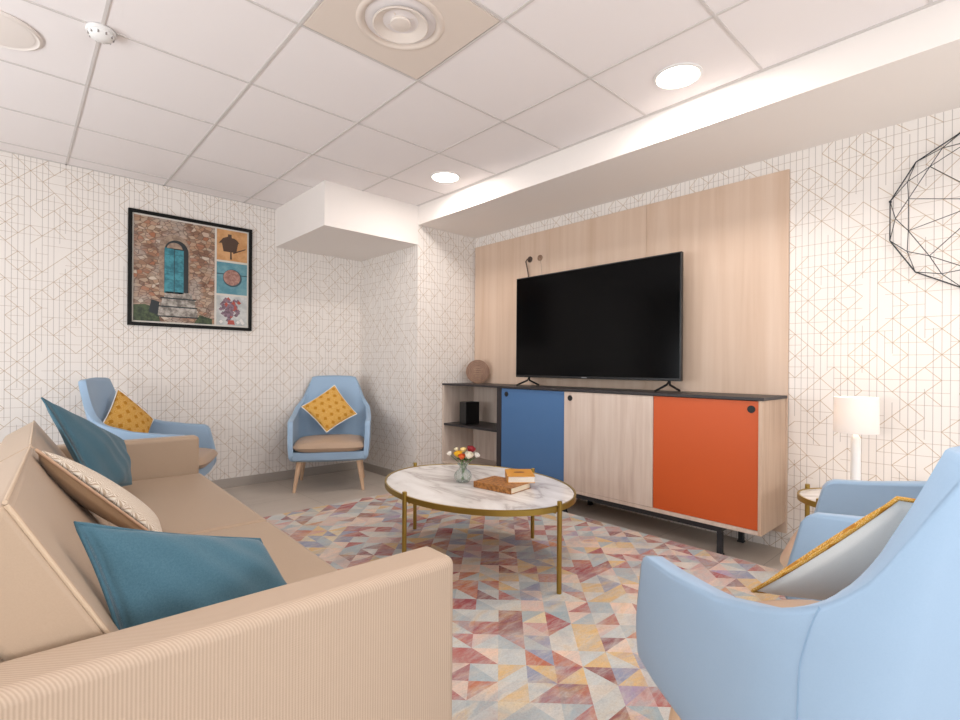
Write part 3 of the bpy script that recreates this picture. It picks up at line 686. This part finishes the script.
def make_chair(label, group='light blue shell armchairs'):
    t = empty('armchair', (0, 0, 0), 0, label, 'armchair', group)
    NS, NZ = 161, 26
    b = MB(); b.grid(lambda s, v: shell(s, lerp(Z0, rim(s), v)), NS, NZ)
    b.build('shell', BLUEL, t, solid=.040, off=-1, bevel=0, auto=70)
    # flip so that thickness goes inwards
    sh = children(t)[0]; bpy.context.view_layer.update()
    # front rail and pan below the cushion
    pan = MB(); n = 40
    def outline(z, inset):
        pts = []
        for k in range(n+1):
            s = k/n; p = shell(s, max(z, .258)); c = Vector((0, 0, z)); d_ = Vector((p.x, p.y, 0)); pts.append(Vector((p.x, p.y, z))-d_.normalized()*inset)
        out = pts[:]
        a_, b2_ = pts[-1], pts[0]
        for k in range(1, 12):
            q = k/12; x = lerp(a_.x, b2_.x, q); out.append(Vector((x, lerp(a_.y, b2_.y, q)+.022*math.sin(math.pi*q), z)))
        return out
    rings = [outline(.252, .03), outline(.257, .012), outline(.275, .008), outline(.326, .010), outline(.337, .018)]
    rings = [[Vector((0, 0.02, .252))]*len(rings[0])]+rings+[[Vector((0, 0.02, .337))]*len(rings[0])]
    m_ = len(rings[0]); k0 = len(pan.v)
    for r_ in rings: pan.v += [tuple(p) for p in r_]
    for i in range(len(rings)-1):
        for j in range(m_): j2 = (j+1) % m_; pan.face([k0+i*m_+j, k0+i*m_+j2, k0+(i+1)*m_+j2, k0+(i+1)*m_+j])
    pan.build('seat_pan', BLUEL, t, auto=50)
    cu = MB(); N = 28
    def cf(top):
        def f(u, v):
            a_, b_ = u*2-1, v*2-1; e = (1-abs(a_)**5)*(1-abs(b_)**5); e = max(e, 0)**.3
            # rounded square outline
            rr_ = max(abs(a_), abs(b_)); l4 = (abs(a_)**6+abs(b_)**6)**(1/6) if rr_ > 0 else 1; k_ = rr_/l4 if l4 else 1
            x = a_*k_*.298*(1-.05*max(0, -b_)); y = .062+b_*k_*.284
            z = .375+(.047*e+.014*(1-a_*a_)*(1-b_*b_) if top else -.045*e)
            return (x, y, z)
        return f
    cu.grid(cf(True), N, N); cu.grid(cf(False), N, N, flip=True); cu.build('seat_cushion', SEATT, t, auto=80)
    for s in (.31, .69):
        sm_ = MB(); pts = []
        for k in range(26):
            sk = s+(.028 if s < .5 else -.028)*(1-k/25); z = lerp(.262, rim(s)-.004, k/25); p = shell(sk, z); d_ = Vector((p.x, p.y+.1, 0)).normalized(); pts.append(p+d_*.0005)
        sm_.tube(pts, .0012, 6); sm_.build('side_seam', SEAM, t)
    for (sx, sy) in ((1, 1), (-1, 1), (1, -1), (-1, -1)):
        top = Vector((sx*.240, .21 if sy > 0 else -.15, .256)); bot = Vector((sx*.278, .25 if sy > 0 else -.235, .0))
        pts = [bot, lerp(bot, top, .04), lerp(bot, top, .5), top]
        MB().tube(pts, [.0115, .013, .018, .0225], 16).build('leg', LEGW, t, auto=60)
    return t
def place(t, x, y, ang, z=0): t.location = (x, y, z); t.rotation_euler = (0, 0, R(ang-90))
ch = make_chair('light blue armchair with tan seat standing in the corner beside the pillar')
chB = copy_tree(ch); chB['label'] = 'light blue armchair behind the sofa arm, under the framed picture'
chC = copy_tree(ch); chC['label'] = 'light blue armchair seen from behind, cut off by the picture edge'
chD = copy_tree(ch); chD['label'] = 'light blue armchair half hidden behind another armchair, beside the lamp table'
PA = (2.062, 4.165, -120); PB = (.750, 4.14, -25); PC = (1.288, .256, 55); PD = (2.24, .28, 98)
place(ch, *PA); place(chB, *PB); place(chC, *PC); place(chD, *PD)

# ------------------------------------------------------------------ cushions
def pillow(name, corners, T_, mats, label, group=None, frontn=None, pipe=None, ear=.03, nrm=None, wrinkle=.0, seed=1, sag=0, cat='cushion'):
    TL, TR, BR, BL = [Vector(c) for c in corners]; cen = (TL+TR+BR+BL)/4
    nn = ((TR-TL)+(BR-BL)).cross((BL-TL)+(BR-TR)).normalized()   # front normal (towards viewer when TL,TR,BR,BL clockwise)
    nn = -nn if nrm is not None and nn.dot(Vector(nrm)) < 0 else nn
    root = empty(name, tuple(cen), 0, label, cat, group); rg = random.Random(seed)
    ph = [rg.uniform(0, 6) for _ in range(6)]
    def f(side):
        def g(u, v):
            a, b_ = u*2-1, v*2-1
            pin = 1-ear*2*(1-a*a)*abs(b_)**3; pin2 = 1-ear*2*(1-b_*b_)*abs(a)**3
            uu = .5+.5*a*pin2; vv = .5+.5*b_*pin
            P = TL*(1-uu)*(1-vv)+TR*uu*(1-vv)+BR*uu*vv+BL*(1-uu)*vv
            e = max(0, (1-a*a)*(1-b_*b_))**.42
            w_ = wrinkle*e*(math.sin(5*a+2*b_+ph[0])*math.sin(3*b_+ph[1])+.5*math.sin(9*a*b_+ph[2])+.4*math.sin(11*a-6*b_+ph[3]))
            P = P+nn*side*(T_/2*e+w_)+Vector((0, 0, -sag*e))
            return P-cen
        return g
    b = MB(); N = 36; b.mat(0); b.grid(f(1), N, N); b.mat(1); b.grid(f(-1), N, N, flip=True)
    # weld the rims
    ob = b.build('cover', mats, root, auto=85)
    bm = bmesh.new(); bm.from_mesh(ob.data); bmesh.ops.remove_doubles(bm, verts=bm.verts, dist=.0004); bm.normal_update(); bm.to_mesh(ob.data); bm.free()
    pts = []
    M_ = 24
    for k in range(M_): pts.append(f(0)(k/M_, 0))
    for k in range(M_): pts.append(f(0)(1, k/M_))
    for k in range(M_): pts.append(f(0)(1-k/M_, 1))
    for k in range(M_): pts.append(f(0)(0, 1-k/M_))
    MB().tube(pts, .004, 8, closed=True).build('edge_piping', pipe or mats[0], root)
    return root
def chair_pt(Pc, x, y, z):
    a = R(Pc[2]); f = Vector((math.cos(a), math.sin(a), 0)); r_ = Vector((f.y, -f.x, 0)); q = Vector((Pc[0], Pc[1], 0))+r_*x+f*y; return (q.x, q.y, z)
pillow('throw_cushion', [chair_pt(PA, .27, -.14, .68), chair_pt(PA, -.01, -.24, .87), chair_pt(PA, -.215, -.12, .61), chair_pt(PA, .04, .02, .465)], .10, [MUST, CREAM],
       'mustard patterned cushion set cornerwise on the armchair beside the pillar', 'mustard scale patterned cushions', nrm=(-.5, -.86, .2), pipe=CREAM)
pillow('throw_cushion', [(.533, 4.335, .875), (.76, 4.395, .64), (.67, 4.19, .475), (.425, 4.11, .655)], .10, [MUST, CREAM],
       'mustard patterned cushion on the armchair under the framed picture', 'mustard scale patterned cushions', nrm=(.9, -.4, .2), pipe=CREAM)
pillow('throw_cushion', [chair_pt(PC, .28, -.20, .80), (1.085, .145, .835), (1.235, .42, .545), chair_pt(PC, .24, .10, .49)], .075, [MUST, CREAM],
       'mustard cushion showing its white back over the rim of the armchair seen from behind', 'mustard scale patterned cushions', nrm=(.5, .6, .6), pipe=MUST)

# ------------------------------------------------------------------ sofa
PV = Vector((.735, 1.40, 0)); TH = R(-1.9)
sf = empty('sofa', tuple(PV), TH, 'long tan upholstered sofa with teal cushions facing the sideboard', 'sofa')
def S(x, y, z): q = Matrix.Rotation(-TH, 3, 'Z')@Vector((x-PV.x, y-PV.y, z)); return tuple(q)
def sbox(x0, x1, y0, y1, z0, z1): return MB().box(x0-PV.x, x1-PV.x, y0-PV.y, y1-PV.y, z0, z1)
YA0, YA1, YF0, YF1 = .818, .923, 3.225, 3.325
for (y0, y1) in ((YA0, YA1), (YF0, YF1)):
    sbox(-.36, .712 if y0 < 1 else .725, y0, y1, .055, .648 if y0 < 1 else .640).build('armrest', RIB if y0 < 1 else TAN, sf, bevel=.020, seg=5)
sbox(-.34, .69, YA1+.001, YF0-.001, .06, .285).build('base', TAN, sf, bevel=.012, seg=3)
sbox(-.36, -.22, YA1+.001, YF0-.001, .286, .68).build('backrest', TAN, sf, bevel=.03, seg=4)
ym = 2.06
for (y0, y1) in ((YA1+.004, ym-.002), (ym+.002, YF0-.004)):
    b = sbox(-.215, .735, y0, y1, .288, .432); o = b.build('seat_cushion', TAN, sf, bevel=.022, seg=4)
def wl(x, y): q = Matrix.Rotation(-TH, 3, 'Z')@Vector((x-PV.x, y-PV.y, 0)); return q
for (y0, y1, xt0, zt0, xt1, zt1) in ((.955, 2.035, -.006, .858, .040, .803), (2.075, 3.20, .040, .800, .072, .780)):
    P8b, P8t = [], []
    ends = []
    for (yy, xt, zt) in ((y0, xt0, zt0), (y1, xt1, zt1)):
        ft = Vector((xt, yy, zt)); fb_ = Vector((xt+.222, yy, .436)); d_ = (ft-fb_).normalized(); nb = Vector((-d_.z, 0, d_.x))
        if nb.x > 0: nb = -nb
        rb = fb_+nb*.10; rb.z = max(rb.z, .436); rt = ft+nb*.13
        ends.append([S(*rb), S(*fb_), S(*ft), S(*rt)])
    (rb0, fb0, ft0, rt0), (rb1, fb1, ft1, rt1) = ends
    o = MB().hexa([rb0, fb0, fb1, rb1, rt0, ft0, ft1, rt1]).build('back_cushion', TAN, sf, bevel=.014, seg=4)
    ins = Vector((-.004, 0, -.003))
    for (p_, q_) in ((fb0, ft0), (fb1, ft1), (ft0, ft1)):
        p_, q_ = Vector(p_), Vector(q_); off = Vector((-.003, .003 if p_.y < 0 or q_ is ft1 else -.003, -.002))
        MB().tube([p_.lerp(q_, .005)+off, p_.lerp(q_, .992)+off], .0032, 8).build('piping', PIPE, o)
for (x, y) in ((.62, .875), (.62, 3.28), (-.30, .875), (-.30, 3.28)):
    MB().lathe([(.018, 0), (.022, .055)], S(x, y, 0), 20).build('foot', BLACKM, sf, auto=40)
# the three cushions on the sofa
pillow('throw_cushion', [(.078, 1.10, .778), (.425, 1.22, .640), (.485, 1.12, .50), (.15, 1.015, .49)], .10, [TEAL, TEAL], 'teal woven cushion lying against the sofa arm closest to the viewer', 'teal cushions on the sofa', nrm=(0, -1, 1), wrinkle=.006, seed=4)
pillow('throw_cushion', [(.084, 2.75, .908), (.405, 3.08, .665), (.425, 2.98, .462), (.26, 2.62, .50)], .10, [TEAL, TEAL], 'teal woven cushion standing on its corner by the far sofa arm', 'teal cushions on the sofa', nrm=(.5, -1, .3), wrinkle=.006, seed=9)
pillow('throw_cushion', [(.043, 1.78, .822), (.082, 2.12, .715), (.395, 2.20, .462), (.362, 1.90, .468)], .10, [FAN, CBACK], 'cream leaf-patterned cushion with plain tan back between the two teal cushions', nrm=(.6, 0, .8), pipe=CPIPE, seed=2)
